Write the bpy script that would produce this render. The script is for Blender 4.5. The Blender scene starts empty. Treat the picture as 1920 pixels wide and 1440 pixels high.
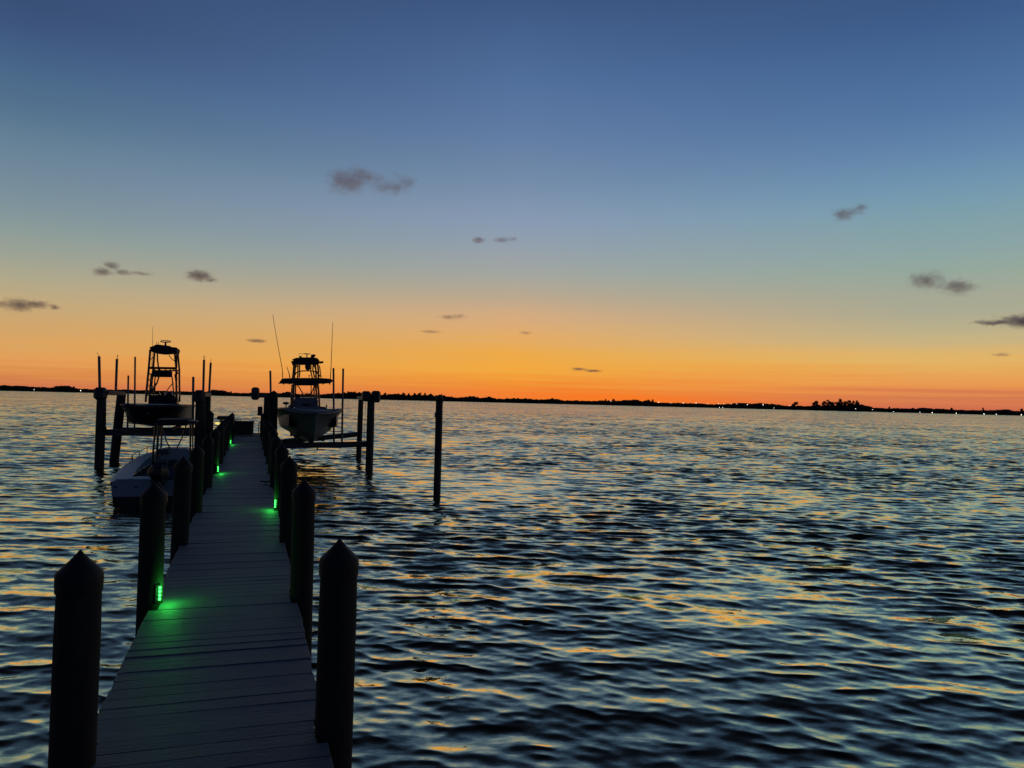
import bpy, math, random
import numpy as np
from mathutils import Vector, Matrix

rnd = random.Random(11)
D = bpy.data
sc = bpy.context.scene
col = sc.collection

# ---------------------------------------------------------------- camera
F = 1443.0                                   # focal length in pixels of a 1920 wide frame
YAW, PITCH, ROLL = math.radians(18.62), math.radians(1.31), math.radians(1.40)
EYE = 2.6                                    # metres above the water
DECK = 0.9                                   # deck top above the water
fw = Vector((math.sin(YAW)*math.cos(PITCH), math.cos(YAW)*math.cos(PITCH), math.sin(PITCH)))
r0 = Vector((math.cos(YAW), -math.sin(YAW), 0))
u0 = r0.cross(fw)
rt = math.cos(ROLL)*r0 + math.sin(ROLL)*u0
up = math.cos(ROLL)*u0 - math.sin(ROLL)*r0
CAM = Vector((0, 0, EYE))
cd = D.cameras.new('camera'); cam = D.objects.new('camera', cd); col.objects.link(cam)
m = Matrix.Identity(4)
for i in range(3):
    m[i][0], m[i][1], m[i][2], m[i][3] = rt[i], up[i], -fw[i], CAM[i]
cam.matrix_world = m
cd.sensor_width = 36; cd.lens = 36*F/1920
cd.clip_start = 0.05; cd.clip_end = 30000
sc.camera = cam

# ---------------------------------------------------------------- view and render
sc.view_settings.view_transform = 'Standard'
sc.view_settings.look = 'None'
sc.view_settings.exposure = 0.0
sc.view_settings.gamma = 1.0
sc.render.engine = 'CYCLES'
sc.cycles.max_bounces = 10; sc.cycles.diffuse_bounces = 3; sc.cycles.glossy_bounces = 4
sc.cycles.volume_bounces = 8
sc.cycles.use_denoising = True
sc.cycles.sample_clamp_indirect = 4.0
try: sc.cycles.volume_step_rate = 1.0
except Exception: pass

def s2l(c): return tuple(((v/255)/12.92 if v/255 <= .04045 else ((v/255+.055)/1.055)**2.4) for v in c)
def ray(px, py): return fw + rt*((px-960)/F) + up*((720-py)/F)
def at_z(px, py, z):
    d = ray(px, py); return CAM + d*((z-EYE)/d.z)
def at(px, py, y):
    d = ray(px, py); return CAM + d*(y/d.y)
def elev(px, py):
    d = ray(px, py).normalized(); return math.degrees(math.asin(d.z))
def azim(px, py=740):
    d = ray(px, py); return math.degrees(math.atan2(d.x, d.y))

# ---------------------------------------------------------------- node helpers
class NT:
    def __init__(s, tree): s.t = tree; s.n = tree.nodes; s.l = tree.links
    def new(s, ty, **kw):
        n = s.n.new(ty)
        for k, v in kw.items(): setattr(n, k, v)
        return n
    def put(s, sock, v):
        if isinstance(v, bpy.types.NodeSocket): s.l.new(v, sock)
        elif v is not None: sock.default_value = v
    def math(s, op, a, b=None, c=None, clamp=False):
        n = s.new('ShaderNodeMath', operation=op, use_clamp=clamp)
        for i, v in enumerate((a, b, c)): s.put(n.inputs[i], v)
        return n.outputs[0]
    def vmath(s, op, a, b=None):
        n = s.new('ShaderNodeVectorMath', operation=op)
        s.put(n.inputs[0], a)
        if b is not None: s.put(n.inputs[3 if op == 'SCALE' else 1], b)
        return n.outputs['Value' if op in ('LENGTH', 'DOT_PRODUCT') else 'Vector']
    def rng(s, v, a, b, c, d, smooth=False):
        n = s.new('ShaderNodeMapRange'); n.interpolation_type = 'SMOOTHSTEP' if smooth else 'LINEAR'
        s.put(n.inputs[0], v)
        for i, q in enumerate((a, b, c, d)): s.put(n.inputs[i+1], q)
        return n.outputs[0]
    def noise(s, vec, scale, detail=3, rough=.5, out=0, dist=0.0):
        n = s.new('ShaderNodeTexNoise'); s.put(n.inputs['Vector'], vec)
        n.inputs['Scale'].default_value = scale; n.inputs['Detail'].default_value = detail
        n.inputs['Roughness'].default_value = rough; n.inputs['Distortion'].default_value = dist
        return n.outputs[out]
    def mix(s, fac, a, b, blend='MIX'):
        n = s.new('ShaderNodeMix', data_type='RGBA', blend_type=blend)
        s.put(n.inputs[0], fac); s.put(n.inputs[6], a); s.put(n.inputs[7], b)
        return n.outputs[2]
    def ramp(s, fac, stops):
        n = s.new('ShaderNodeValToRGB'); s.put(n.inputs[0], fac)
        e = n.color_ramp.elements
        while len(e) > 1: e.remove(e[-1])
        stops = sorted(stops)
        e[0].position = stops[0][0]; e[0].color = (*stops[0][1], 1)
        for p, c in stops[1:]:
            q = e.new(p); q.color = (*c, 1)
        return n.outputs[0]
    def scalev(s, vec, sx, sy, sz):
        return s.vmath('MULTIPLY', vec, (sx, sy, sz))

# ---------------------------------------------------------------- sky (the sun is already down behind the far shore)
w = D.worlds.new('World'); sc.world = w; w.use_nodes = True
t = NT(w.node_tree); t.n.clear()
gen = t.new('ShaderNodeTexCoord').outputs['Generated']
dirv = t.vmath('NORMALIZE', gen)
sep = t.new('ShaderNodeSeparateXYZ'); t.l.new(dirv, sep.inputs[0])
el = t.math('MULTIPLY', t.math('ARCSINE', sep.outputs[2]), 180/math.pi)          # degrees
az = t.math('MULTIPLY', t.math('ARCTAN2', sep.outputs[0], sep.outputs[1]), 180/math.pi)
# faint long streaks low in the sky
stv = t.new('ShaderNodeCombineXYZ')
t.put(stv.inputs[0], t.math('MULTIPLY', az, .045)); t.put(stv.inputs[1], t.math('MULTIPLY', el, 2.6))
streak = t.noise(stv.outputs[0], 1.0, 4, .6, dist=.6)
low = t.rng(el, 9, .5, 0, 1, True)
el2 = t.math('ADD', el, t.math('MULTIPLY', t.math('SUBTRACT', streak, .5), t.math('MULTIPLY', low, 2.3)))
fac = t.math('DIVIDE', el2, 60.0, clamp=True)
ramps = {
 40: [(0,(57,80,118)),(50,(62,86,126)),(120,(71,101,136)),(200,(84,114,142)),(260,(100,128,150)),(330,(115,138,155)),(385,(126,147,155)),(430,(140,156,153)),
      (475,(156,162,148)),(520,(174,168,140)),(560,(192,169,127)),(600,(205,166,112)),(645,(219,164,97)),(672,(227,158,88)),(700,(219,140,76)),(726,(208,120,78))],
 960:[(0,(61,88,131)),(60,(69,97,141)),(154,(82,112,156)),(231,(94,122,163)),(290,(106,131,166)),(340,(116,140,169)),(411,(136,154,179)),(462,(148,160,172)),
      (514,(164,166,160)),(555,(186,168,143)),(591,(213,171,128)),(627,(226,172,106)),(663,(236,170,74)),(694,(243,169,62)),(718,(240,154,58)),(735,(236,140,60)),(750,(230,124,64))],
 1720:[(0,(59,88,132)),(53,(63,94,141)),(134,(73,107,152)),(214,(83,119,162)),(283,(98,133,171)),(342,(110,148,176)),(385,(121,157,174)),(428,(131,161,168)),
      (470,(139,165,165)),(513,(150,168,156)),(556,(165,168,149)),(588,(172,170,145)),(631,(194,178,135)),(674,(226,180,103)),(702,(231,165,86)),(724,(233,148,80)),(744,(215,126,80)),(770,(206,110,78))]}
outs = {}
for x, st in ramps.items():
    stops = [(max(0, elev(x, y))/60, s2l(c)) for y, c in st]
    stops += [(31/60, s2l((50, 72, 112))), (40/60, s2l((30, 41, 64))), (1.0, s2l((22, 29, 46)))]
    outs[x] = t.ramp(fac, stops)
a0, a1, a2 = azim(40), azim(960), azim(1720)
c1 = t.mix(t.rng(az, a0, a1, 0, 1), outs[40], outs[960])
c2 = t.mix(t.rng(az, a1, a2, 0, 1), c1, outs[1720])
# the glow where the sun went down
g = t.math('DIVIDE', t.math('SUBTRACT', az, azim(1150)), 11.0)
g = t.math('EXPONENT', t.math('MULTIPLY', t.math('MULTIPLY', g, g), -1.0))
ge = t.math('EXPONENT', t.math('MULTIPLY', t.math('POWER', t.math('DIVIDE', t.math('MAXIMUM', el2, 0.0), 1.35), 2.0), -1.0))
c3 = t.mix(t.math('MULTIPLY', t.math('MULTIPLY', g, ge), .80), c2, (*s2l((253, 122, 24)), 1))
# away from the sunset the sky is dim blue dusk
dusk = t.ramp(fac, [(0, s2l((44, 48, 66))), (.1, s2l((46, 54, 78))), (.3, s2l((38, 50, 80))), (.6, s2l((26, 38, 68))), (1, s2l((20, 30, 58)))])
da = t.math('ABSOLUTE', t.math('SUBTRACT', az, azim(1100)))
c4 = t.mix(t.rng(da, 50, 125, 0, 1, True), c3, dusk)
c5 = t.mix(t.rng(el, -.6, -2.5, 0, 1), c4, (.01, .012, .015, 1))
bg = t.new('ShaderNodeBackground'); t.put(bg.inputs[0], c5); bg.inputs[1].default_value = 1.0
wo = t.new('ShaderNodeOutputWorld'); t.l.new(bg.outputs[0], wo.inputs[0])

# ---------------------------------------------------------------- materials
def mat(name, base, rough=.6, var=0.0, scale=8.0, stretch=(1, 1, 1), bump=0.0, metal=0.0, spec=.5, coat=0.0, emit=None, estr=0.0):
    mt = D.materials.new(name); mt.use_nodes = True
    n = NT(mt.node_tree); b = n.n['Principled BSDF']
    b.inputs['Base Color'].default_value = (*base, 1); b.inputs['Roughness'].default_value = rough
    b.inputs['Metallic'].default_value = metal; b.inputs['Specular IOR Level'].default_value = spec
    b.inputs['Coat Weight'].default_value = coat
    co = n.new('ShaderNodeTexCoord').outputs['Object']
    v = n.scalev(co, *stretch)
    ns = n.noise(v, scale, 5, .6)
    if var:
        dk = tuple(max(0, c*(1-var)) for c in base); lt = tuple(min(1, c*(1+var)) for c in base)
        n.put(b.inputs['Base Color'], n.ramp(ns, [(.3, dk), (.7, lt)]))
        n.put(b.inputs['Roughness'], n.rng(ns, .3, .7, max(.02, rough-.08), min(1, rough+.08)))
    if bump:
        bp = n.new('ShaderNodeBump'); bp.inputs['Strength'].default_value = bump; bp.inputs['Distance'].default_value = .01
        n.put(bp.inputs['Height'], ns); n.l.new(bp.outputs[0], b.inputs['Normal'])
    if emit:
        b.inputs['Emission Color'].default_value = (*emit, 1); b.inputs['Emission Strength'].default_value = estr
    return mt
M = dict(
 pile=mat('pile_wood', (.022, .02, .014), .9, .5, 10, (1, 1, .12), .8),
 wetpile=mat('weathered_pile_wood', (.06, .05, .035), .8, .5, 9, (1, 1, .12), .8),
 cap=mat('black_cap_plastic', (.006, .006, .006), .7, .2, 20, bump=.1),
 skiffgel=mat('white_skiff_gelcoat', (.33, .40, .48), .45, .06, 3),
 deck=mat('grey_decking', (.125, .15, .165), .6, .28, 9, (.5, 9, 1), .8, spec=.45),
 enddeck=mat('brown_end_decking', (.17, .13, .10), .7, .3, 7, (.35, 6, 1), .5),
 beam=mat('treated_timber', (.05, .042, .03), .85, .4, 6, (1, .3, 1), .5),
 alu=mat('aluminium_beam', (.09, .09, .09), .6, .25, 8, metal=.3),
 pvc=mat('guide_pole_plastic', (.16, .155, .15), .5, .15, 6),
 housing=mat('motor_cover_plastic', (.03, .03, .032), .5, .2, 10),
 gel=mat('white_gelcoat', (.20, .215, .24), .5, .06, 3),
 darkgel=mat('navy_gelcoat', (.018, .02, .026), .5, .1, 3, spec=.25),
 darkhull=mat('grey_hull_gelcoat', (.16, .15, .15), .45, .1, 3),
 bottom=mat('dark_lower_hull', (.02, .02, .025), .6, .2, 5),  # even dark tone of the skiff's hull below its white topsides
 black=mat('black_paint', (.012, .012, .014), .4, .2, 9),
 rail=mat('tower_pipe_metal', (.07, .07, .075), .35, .1, 9, metal=.8),
 canvas=mat('navy_canvas', (.02, .022, .03), .9, .3, 12, bump=.4),
 seat=mat('grey_vinyl', (.05, .052, .06), .6, .2, 9),
 whip=mat('antenna_fibreglass', (.2, .19, .17), .5),
 box=mat('dock_box_plastic', (.06, .065, .055), .6, .2, 8),
 steel=mat('galvanised_steel', (.35, .35, .35), .35, .2, 10, metal=1.0),
 led=mat('green_led', (.1, .8, .2), .3, emit=(.045, 1.0, .10), estr=5.5),
 amber=mat('yellow_glow', (.8, .7, .2), .3, emit=(1.0, .82, .22), estr=.95),
 shorelamp=mat('white_lamp_glass', (.9, .9, .8), .3, emit=(1.0, .93, .8), estr=5.5),
 leaf=mat('tree_leaves', (.022, .028, .014), .8, .5, .3),
 trunk=mat('tree_bark', (.03, .024, .018), .9, .3, 2),
 land=mat('shore_soil', (.03, .028, .02), .9, .4, .05),
)
gm = D.materials.new('clear_windscreen'); gm.use_nodes = True
_n = NT(gm.node_tree); _b = _n.n['Principled BSDF']
_b.inputs['Transmission Weight'].default_value = 1; _b.inputs['Roughness'].default_value = .03
_b.inputs['IOR'].default_value = 1.05; _b.inputs['Base Color'].default_value = (.7, .75, .78, 1)
M['glass'] = gm

# ---------------------------------------------------------------- mesh builder and object helpers
class MB:
    def __init__(s): s.v = []; s.f = []
    def add(s, vs, fs):
        o = len(s.v); s.v += [tuple(p) for p in vs]; s.f += [tuple(i+o for i in f) for f in fs]
    def box(s, c, size, rot=None, ch=0.0):
        hx, hy, hz = (q/2 for q in size); ch = min(ch, hx*.9, hy*.9, hz*.9)
        if ch <= 0:
            P = [Vector((x, y, z)) for x in (-hx, hx) for y in (-hy, hy) for z in (-hz, hz)]
            fs = [(0, 1, 3, 2), (4, 6, 7, 5), (0, 4, 5, 1), (2, 3, 7, 6), (0, 2, 6, 4), (1, 5, 7, 3)]
        else:
            P = []; fs = []
            sg = [(x, y, z) for x in (-1, 1) for y in (-1, 1) for z in (-1, 1)]
            for x, y, z in sg:
                P += [Vector((x*hx, y*(hy-ch), z*(hz-ch))), Vector((x*(hx-ch), y*hy, z*(hz-ch))), Vector((x*(hx-ch), y*(hy-ch), z*hz))]
            ix = {q: i*3 for i, q in enumerate(sg)}
            for a in (-1, 1):
                q = lambda *k: k
                f0 = [ix[(a, y, z)] for y, z in ((-1, -1), (1, -1), (1, 1), (-1, 1))]
                f1 = [ix[(x, a, z)]+1 for x, z in ((-1, -1), (-1, 1), (1, 1), (1, -1))]
                f2 = [ix[(x, y, a)]+2 for x, y in ((-1, -1), (1, -1), (1, 1), (-1, 1))]
                for f in (f0, f1, f2): fs.append(tuple(f if a > 0 else f[::-1]))
                for b in (-1, 1):
                    fs.append((ix[(a, b, -1)], ix[(a, b, 1)], ix[(a, b, 1)]+1, ix[(a, b, -1)]+1))
                    fs.append((ix[(a, -1, b)], ix[(a, 1, b)], ix[(a, 1, b)]+2, ix[(a, -1, b)]+2))
                    fs.append((ix[(-1, a, b)]+1, ix[(1, a, b)]+1, ix[(1, a, b)]+2, ix[(-1, a, b)]+2))
            for qd in sg: fs.append((ix[qd], ix[qd]+1, ix[qd]+2))
        if rot is not None: P = [rot @ p for p in P]
        c = Vector(c); s.add([p+c for p in P], fs); return s
    def tube(s, pts, r, n=8, r2=None):
        pts = [Vector(p) for p in pts]; k = len(pts); vs = []; prev = None
        for i, p in enumerate(pts):
            d = (pts[min(i+1, k-1)]-pts[max(i-1, 0)]).normalized()
            if prev is None: a = d.orthogonal().normalized()
            else: a = (prev - d*prev.dot(d)).normalized()
            prev = a; b = d.cross(a); rr = r if r2 is None else r+(r2-r)*i/(k-1)
            vs += [p+(a*math.cos(2*math.pi*j/n)+b*math.sin(2*math.pi*j/n))*rr for j in range(n)]
        fs = [(i*n+j, i*n+(j+1) % n, (i+1)*n+(j+1) % n, (i+1)*n+j) for i in range(k-1) for j in range(n)]
        fs += [tuple(range(n))[::-1], tuple((k-1)*n+j for j in range(n))]
        s.add(vs, fs); return s
    def lathe(s, prof, n=24, c=(0, 0, 0), lean=(0, 0), wob=0.0):
        c = Vector(c); vs = []
        for i, (r, z) in enumerate(prof):
            for j in range(n):
                a = 2*math.pi*j/n; q = r*(1+wob*math.sin(3*a+z*2.1)+wob*.6*math.sin(5*a-z*3.3))
                vs.append(c+Vector((q*math.cos(a)+lean[0]*z, q*math.sin(a)+lean[1]*z, z)))
        k = len(prof)
        fs = [(i*n+j, i*n+(j+1) % n, (i+1)*n+(j+1) % n, (i+1)*n+j) for i in range(k-1) for j in range(n)]
        fs += [tuple(range(n))[::-1], tuple((k-1)*n+j for j in range(n))]
        s.add(vs, fs); return s
    def ell(s, c, rad, nu=12, nv=8, jit=0.0, rg=None, rot=None):
        c = Vector(c); vs = []
        for i in range(1, nv):
            ph = math.pi*i/nv
            for j in range(nu):
                a = 2*math.pi*j/nu; q = 1+(rg.uniform(-jit, jit) if jit else 0)
                p = Vector((rad[0]*math.sin(ph)*math.cos(a)*q, rad[1]*math.sin(ph)*math.sin(a)*q, rad[2]*math.cos(ph)*q))
                vs.append(c+(rot @ p if rot else p))
        top = Vector((0, 0, rad[2])); bot = -top
        vs += [c+(rot @ top if rot else top), c+(rot @ bot if rot else bot)]
        T = (nv-1)*nu
        fs = [(i*nu+j, (i+1)*nu+j, (i+1)*nu+(j+1) % nu, i*nu+(j+1) % nu) for i in range(nv-2) for j in range(nu)]
        fs += [(T, j, (j+1) % nu) for j in range(nu)] + [(T+1, (nv-2)*nu+(j+1) % nu, (nv-2)*nu+j) for j in range(nu)]
        s.add(vs, fs); return s
    def ring(s, c, rx, ry, r, n=24, rot=None):
        pts = []
        for i in range(n+1):
            a = 2*math.pi*i/n; p = Vector((rx*math.cos(a), ry*math.sin(a), 0))
            pts.append(Vector(c)+(rot @ p if rot else p))
        return s.tube(pts, r, 6)
    def build(s, name, mt, parent=None, smooth=False, loc=None):
        me = D.meshes.new(name); me.from_pydata(s.v, [], s.f); me.update()
        me.materials.append(mt)
        if smooth:
            me.shade_smooth()
            try: me.set_sharp_from_angle(angle=math.radians(40))
            except Exception: pass
        o = D.objects.new(name, me); col.objects.link(o)
        if parent: o.parent = parent
        if loc: o.location = loc
        return o
def tag(o, label=None, cat=None, group=None, kind=None):
    if label: o['label'] = label
    if cat: o['category'] = cat
    if group: o['group'] = group
    if kind: o['kind'] = kind
    return o
def empty(name, loc, label, cat, group=None, rz=0.0):
    o = D.objects.new(name, None); o.location = loc; o.rotation_euler = (0, 0, rz); o.empty_display_size = .1
    col.objects.link(o); return tag(o, label, cat, group)
def copy_tree(o, parent=None):
    c = o.copy(); col.objects.link(c); c.parent = parent
    for ch in list(o.children): copy_tree(ch, c)
    return c

# ---------------------------------------------------------------- water
def make_water():
    az0 = math.degrees(YAW)
    fine = np.linspace(az0-46, az0+46, 1350)
    rest = np.linspace(az0+46, az0-46+360, 120)[1:-1]
    A = np.radians(np.concatenate([fine, rest])); nA = len(A)
    R = [0.3, 1.0, 2.0, 3.0]; r = 3.6
    while r < 1560:
        R.append(r)
        r += max(.028, min(r*r/2600, .034+.0011*r if r < 140 else .19*(r/140)**2.1))
    R = np.array(R); nR = len(R)
    dR = np.gradient(R)
    rr, aa = np.meshgrid(R, A, indexing='ij')
    X0 = (rr*np.sin(aa)).astype(np.float32); Y0 = (rr*np.cos(aa)).astype(np.float32)
    rr32 = rr.astype(np.float32)
    Z = np.zeros_like(X0); X = X0.copy(); Y = Y0.copy(); lost = np.zeros(nR, np.float32); tot = 0
    g = np.random.RandomState(5)
    # local patches where gusts roughen or calm the surface
    gust = np.ones_like(X0)
    for lam, amp in ((60, .08), (33, .09), (17, .10), (8.5, .10)):
        for q in range(3):
            th = g.uniform(0, math.pi); k = 2*math.pi/(lam*g.uniform(.8, 1.25))
            gust += (amp*np.sin(k*(X0*np.cos(th)+Y0*1.0*np.sin(th))+g.uniform(0, 6.28))).astype(np.float32)
    gust = np.clip(gust, .55, 1.3)
    N = 84
    for i in range(N):
        u = (i+g.uniform(0, 1))/N
        lam = 1.6*(0.11/1.6)**u                                  # 1.6 m down to 0.12 m
        spread = math.radians(15+14*u)
        th = math.radians(200 if i % 4 else 236)+g.normal()*spread              # waves run in towards the dock
        k = 2*math.pi/lam
        slope = WS*(0.50 if lam > 1.1 else (.72 if lam > .75 else (1.12 if lam > .4 else 1.45)))
        a = slope/k
        wgt = np.clip((lam/np.maximum(dR, R*math.radians(92/1350))-3.0)/3.0, 0, 1).astype(np.float32)
        lost += slope**2/2*(1-wgt**2); tot += slope**2/2
        if wgt.max() <= 0: continue
        rows = np.nonzero(wgt > 0)[0]; s = slice(rows[0], rows[-1]+1)
        dx, dy = math.sin(th), math.cos(th)
        ph = (k*(X0[s]*dx+Y0[s]*dy)+g.uniform(0, 6.28)).astype(np.float32)
        # short crests: slow sideways modulation along the crest
        md = (k*.17*(X0[s]*dy-Y0[s]*dx)+k*.09*(X0[s]*dx+Y0[s]*dy)+g.uniform(0, 6.28)).astype(np.float32)
        env = (.66+.62*np.sin(md))*wgt[s, None]*gust[s]
        Z[s] += a*env*np.cos(ph)
        sn = np.sin(ph)*a*env*(1.2 if lam > .8 else 1.75)
        X[s] -= dx*sn; Y[s] -= dy*sn
    wd = math.radians(200); X += (LEAN*math.sin(wd))*Z; Y += (LEAN*math.cos(wd))*Z          # wind leans the crests forward
    co = np.stack([X, Y, Z], -1).reshape(-1, 3)
    i0 = (np.arange(nR-1)[:, None]*nA+np.arange(nA)[None, :]).ravel()
    j = np.arange(nA); jn = (j+1) % nA
    base = np.arange(nR-1)[:, None]*nA
    quads = np.stack([base+j, base+jn, base+nA+jn, base+nA+j], -1).reshape(-1, 4)[:, ::-1]
    me = D.meshes.new('water')
    me.vertices.add(len(co)); me.vertices.foreach_set('co', co.astype(np.float32).ravel())
    nf = len(quads)
    me.loops.add(nf*4); me.loops.foreach_set('vertex_index', quads.astype(np.int32).ravel())
    me.polygons.add(nf); me.polygons.foreach_set('loop_start', (np.arange(nf)*4).astype(np.int32))
    me.update(calc_edges=True)
    me.shade_smooth()
    at_ = me.attributes.new('fine_chop', 'FLOAT', 'POINT')
    at_.data.foreach_set('value', np.repeat(np.sqrt(lost), nA).astype(np.float32)*gust.ravel())
    print('water verts', len(co), 'rms slope', math.sqrt(tot))
    mt = D.materials.new('sea_water'); mt.use_nodes = True; n = NT(mt.node_tree); b = n.n['Principled BSDF']
    b.inputs['Base Color'].default_value = (.0018, .003, .0045, 1)
    b.inputs['IOR'].default_value = 2.5; b.inputs['Roughness'].default_value = .13
    b.inputs['Specular Tint'].default_value = (1.0, .98, .95, 1)
    geo = n.new('ShaderNodeNewGeometry'); pos = geo.outputs['Position']
    rot = n.new('ShaderNodeVectorRotate', rotation_type='Z_AXIS'); n.put(rot.inputs['Vector'], pos)
    rot.inputs['Angle'].default_value = math.radians(20)
    pv = n.scalev(rot.outputs[0], .5, 1.0, 0.0)
    # fine ripples: two noise fields give the slope along and across the wind
    r1 = n.noise(pv, 13.0, 3, .6, out=1); r2 = n.noise(pv, 1.7, 5, .68, out=1)
    s1 = n.vmath('SUBTRACT', r1, (.5, .5, .5)); s2 = n.vmath('SUBTRACT', r2, (.5, .5, .5))
    att = n.new('ShaderNodeAttribute'); att.attribute_name = 'fine_chop'
    k2 = n.math('MULTIPLY', att.outputs['Fac'], 10.0)
    sl = n.vmath('ADD', n.vmath('SCALE', s1, RIP), n.vmath('SCALE', s2, k2))
    sl = n.scalev(sl, .55, 1.0, 0.0)
    bias = n.new('ShaderNodeCombineXYZ'); n.put(bias.inputs[1], n.math('MULTIPLY_ADD', att.outputs['Fac'], -.55, -.012))
    sl = n.vmath('ADD', sl, bias.outputs[0])
    r3 = n.new('ShaderNodeVectorRotate', rotation_type='Z_AXIS'); n.put(r3.inputs['Vector'], sl); r3.inputs['Angle'].default_value = math.radians(-20)
    nn = n.vmath('NORMALIZE', n.vmath('ADD', geo.outputs['Normal'], r3.outputs[0]))
    b.inputs['Specular IOR Level'].default_value = 0.0; b.inputs['Roughness'].default_value = .6
    n.put(b.inputs['Normal'], nn)
    # sky reflection grows from about a tenth looking straight down to nearly all at a glancing angle
    cs = n.math('ABSOLUTE', n.vmath('DOT_PRODUCT', nn, geo.outputs['Incoming']))
    fr = n.math('MULTIPLY_ADD', n.math('POWER', n.math('SUBTRACT', 1.0, cs, clamp=True), 2.5), 1.6, .035, clamp=True)
    gl = n.new('ShaderNodeBsdfGlossy'); gl.inputs['Roughness'].default_value = .075; gl.inputs['Color'].default_value = (1.0, .935, .63, 1)
    n.put(gl.inputs['Normal'], nn)
    mx = n.new('ShaderNodeMixShader'); n.put(mx.inputs[0], fr); n.l.new(b.outputs[0], mx.inputs[1]); n.l.new(gl.outputs[0], mx.inputs[2])
    n.l.new(mx.outputs[0], n.n['Material Output'].inputs['Surface'])
    me.materials.append(mt)
    o = D.objects.new('water', me); col.objects.link(o); tag(o, kind='structure')
    o['label'] = 'dark rippled bay water reflecting the dusk sky'
    return o
LEAN = 2.2
WS = 0.0235
RIP = 0.21
make_water()
# sea bed and outer sheet so that the ground reaches past the shore
b_ = MB(); n_ = 64
b_.v = [(0, 0, -4)]+[(9000*math.cos(2*math.pi*i/n_), 9000*math.sin(2*math.pi*i/n_), -4) for i in range(n_)]
b_.f = [(0, i+1, (i+1) % n_+1) for i in range(n_)]
tag(b_.build('sea_bed', M['land']), kind='structure')

# ---------------------------------------------------------------- far shore
RS = 1500.0
def shore_pt(px, z=0.0, extra=0.0):
    a = math.radians(azim(px)); return Vector((math.sin(a)*(RS+extra), math.cos(a)*(RS+extra), z))
b_ = MB(); xs = list(range(-500, 2450, 25)); k = 0
for x in xs:
    for ex, z in ((-4, -1.0), (4, .6), (40, 2.0), (420, 3.0), (500, -2)):
        p = shore_pt(x, 0, ex+3*math.sin(x*.05)); b_.v.append((p.x, p.y, z+(.4*math.sin(x*.11) if z > .7 else 0)))
for i in range(len(xs)-1):
    for j in range(4): b_.f.append((i*5+j, (i+1)*5+j, (i+1)*5+j+1, i*5+j+1))
tag(b_.build('far_shore', M['land']), 'low dark strip of land across the bay', kind='structure')

prof = [(-500, 6), (0, 6.5), (20, 7.5), (60, 6), (100, 5.5), (108, 9), (130, 8.5), (142, 5.5), (175, 5), (250, 5.5), (300, 5), (385, 5.5), (400, 8.5), (418, 8.5), (430, 5), (470, 5.5),
        (520, 5), (540, 8.5), (560, 6), (600, 5.5), (630, 8), (645, 10), (690, 9.5), (700, 7), (725, 9), (745, 9.5), (760, 8.5), (830, 9), (842, 6.5), (865, 7), (885, 9), (905, 7), (918, 8.5), (935, 6),
        (980, 7.5), (1010, 6), (1035, 8), (1055, 6), (1120, 6), (1135, 8), (1160, 7.5), (1175, 9), (1192, 9.5), (1205, 7.5), (1215, 9), (1228, 6.5), (1260, 6), (1300, 6),
        (1350, 5.5), (1385, 8), (1412, 8), (1430, 9), (1450, 8), (1470, 5.5), (1500, 6), (1525, 7), (1580, 9), (1610, 11), (1625, 8.5), (1640, 5.5), (1690, 6), (1740, 7), (1800, 5.5), (1860, 6), (1880, 7.5), (1900, 6), (2450, 6)]
def hprof(x):
    for (x0, h0), (x1, h1) in zip(prof, prof[1:]):
        if x0 <= x <= x1: return h0+(h1-h0)*(x-x0)/(x1-x0)
    return 6
def leafy(mb, c, rad, n, size, rg):
    for _ in range(n):
        while True:
            q = Vector((rg.uniform(-1, 1), rg.uniform(-1, 1), rg.uniform(-1, 1)))
            if q.length < 1: break
        p = c+Vector((q.x*rad[0], q.y*rad[1], q.z*rad[2]))
        a = Vector((rg.gauss(0, 1), rg.gauss(0, 1), rg.gauss(0, 1))).normalized(); bb = a.orthogonal().normalized(); cc = a.cross(bb)
        s_ = size*rg.uniform(.6, 1.5)
        mb.add([p+bb*s_, p+cc*s_*.8, p-bb*s_*.9, p-cc*s_*.7], [(0, 1, 2, 3)])
b_ = MB(); rg = random.Random(3)
x = -480.0
while x < 2430:
    h = 1.22*hprof(x)*(1.04+.10*math.sin(x*.9)+rg.uniform(-.10, .10))
    vis = -30 < x < 1950
    for dd in (0, 9, 20):
        c = shore_pt(x+rg.uniform(-2, 2), h*.45, 10+dd)
        b_.ell(c, (rg.uniform(3, 5), rg.uniform(3, 5), h*.5), 7, 5, .22, rg)
        if vis and dd < 12: leafy(b_, c, (4.4, 4.4, h*.57), 26, .8, rg)
    x += 3.2 if vis else 8
tag(b_.build('shoreline_wood', M['leaf']), 'long low dark belt of mangroves and bushes along the far shore', 'woodland', kind='stuff')

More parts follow.
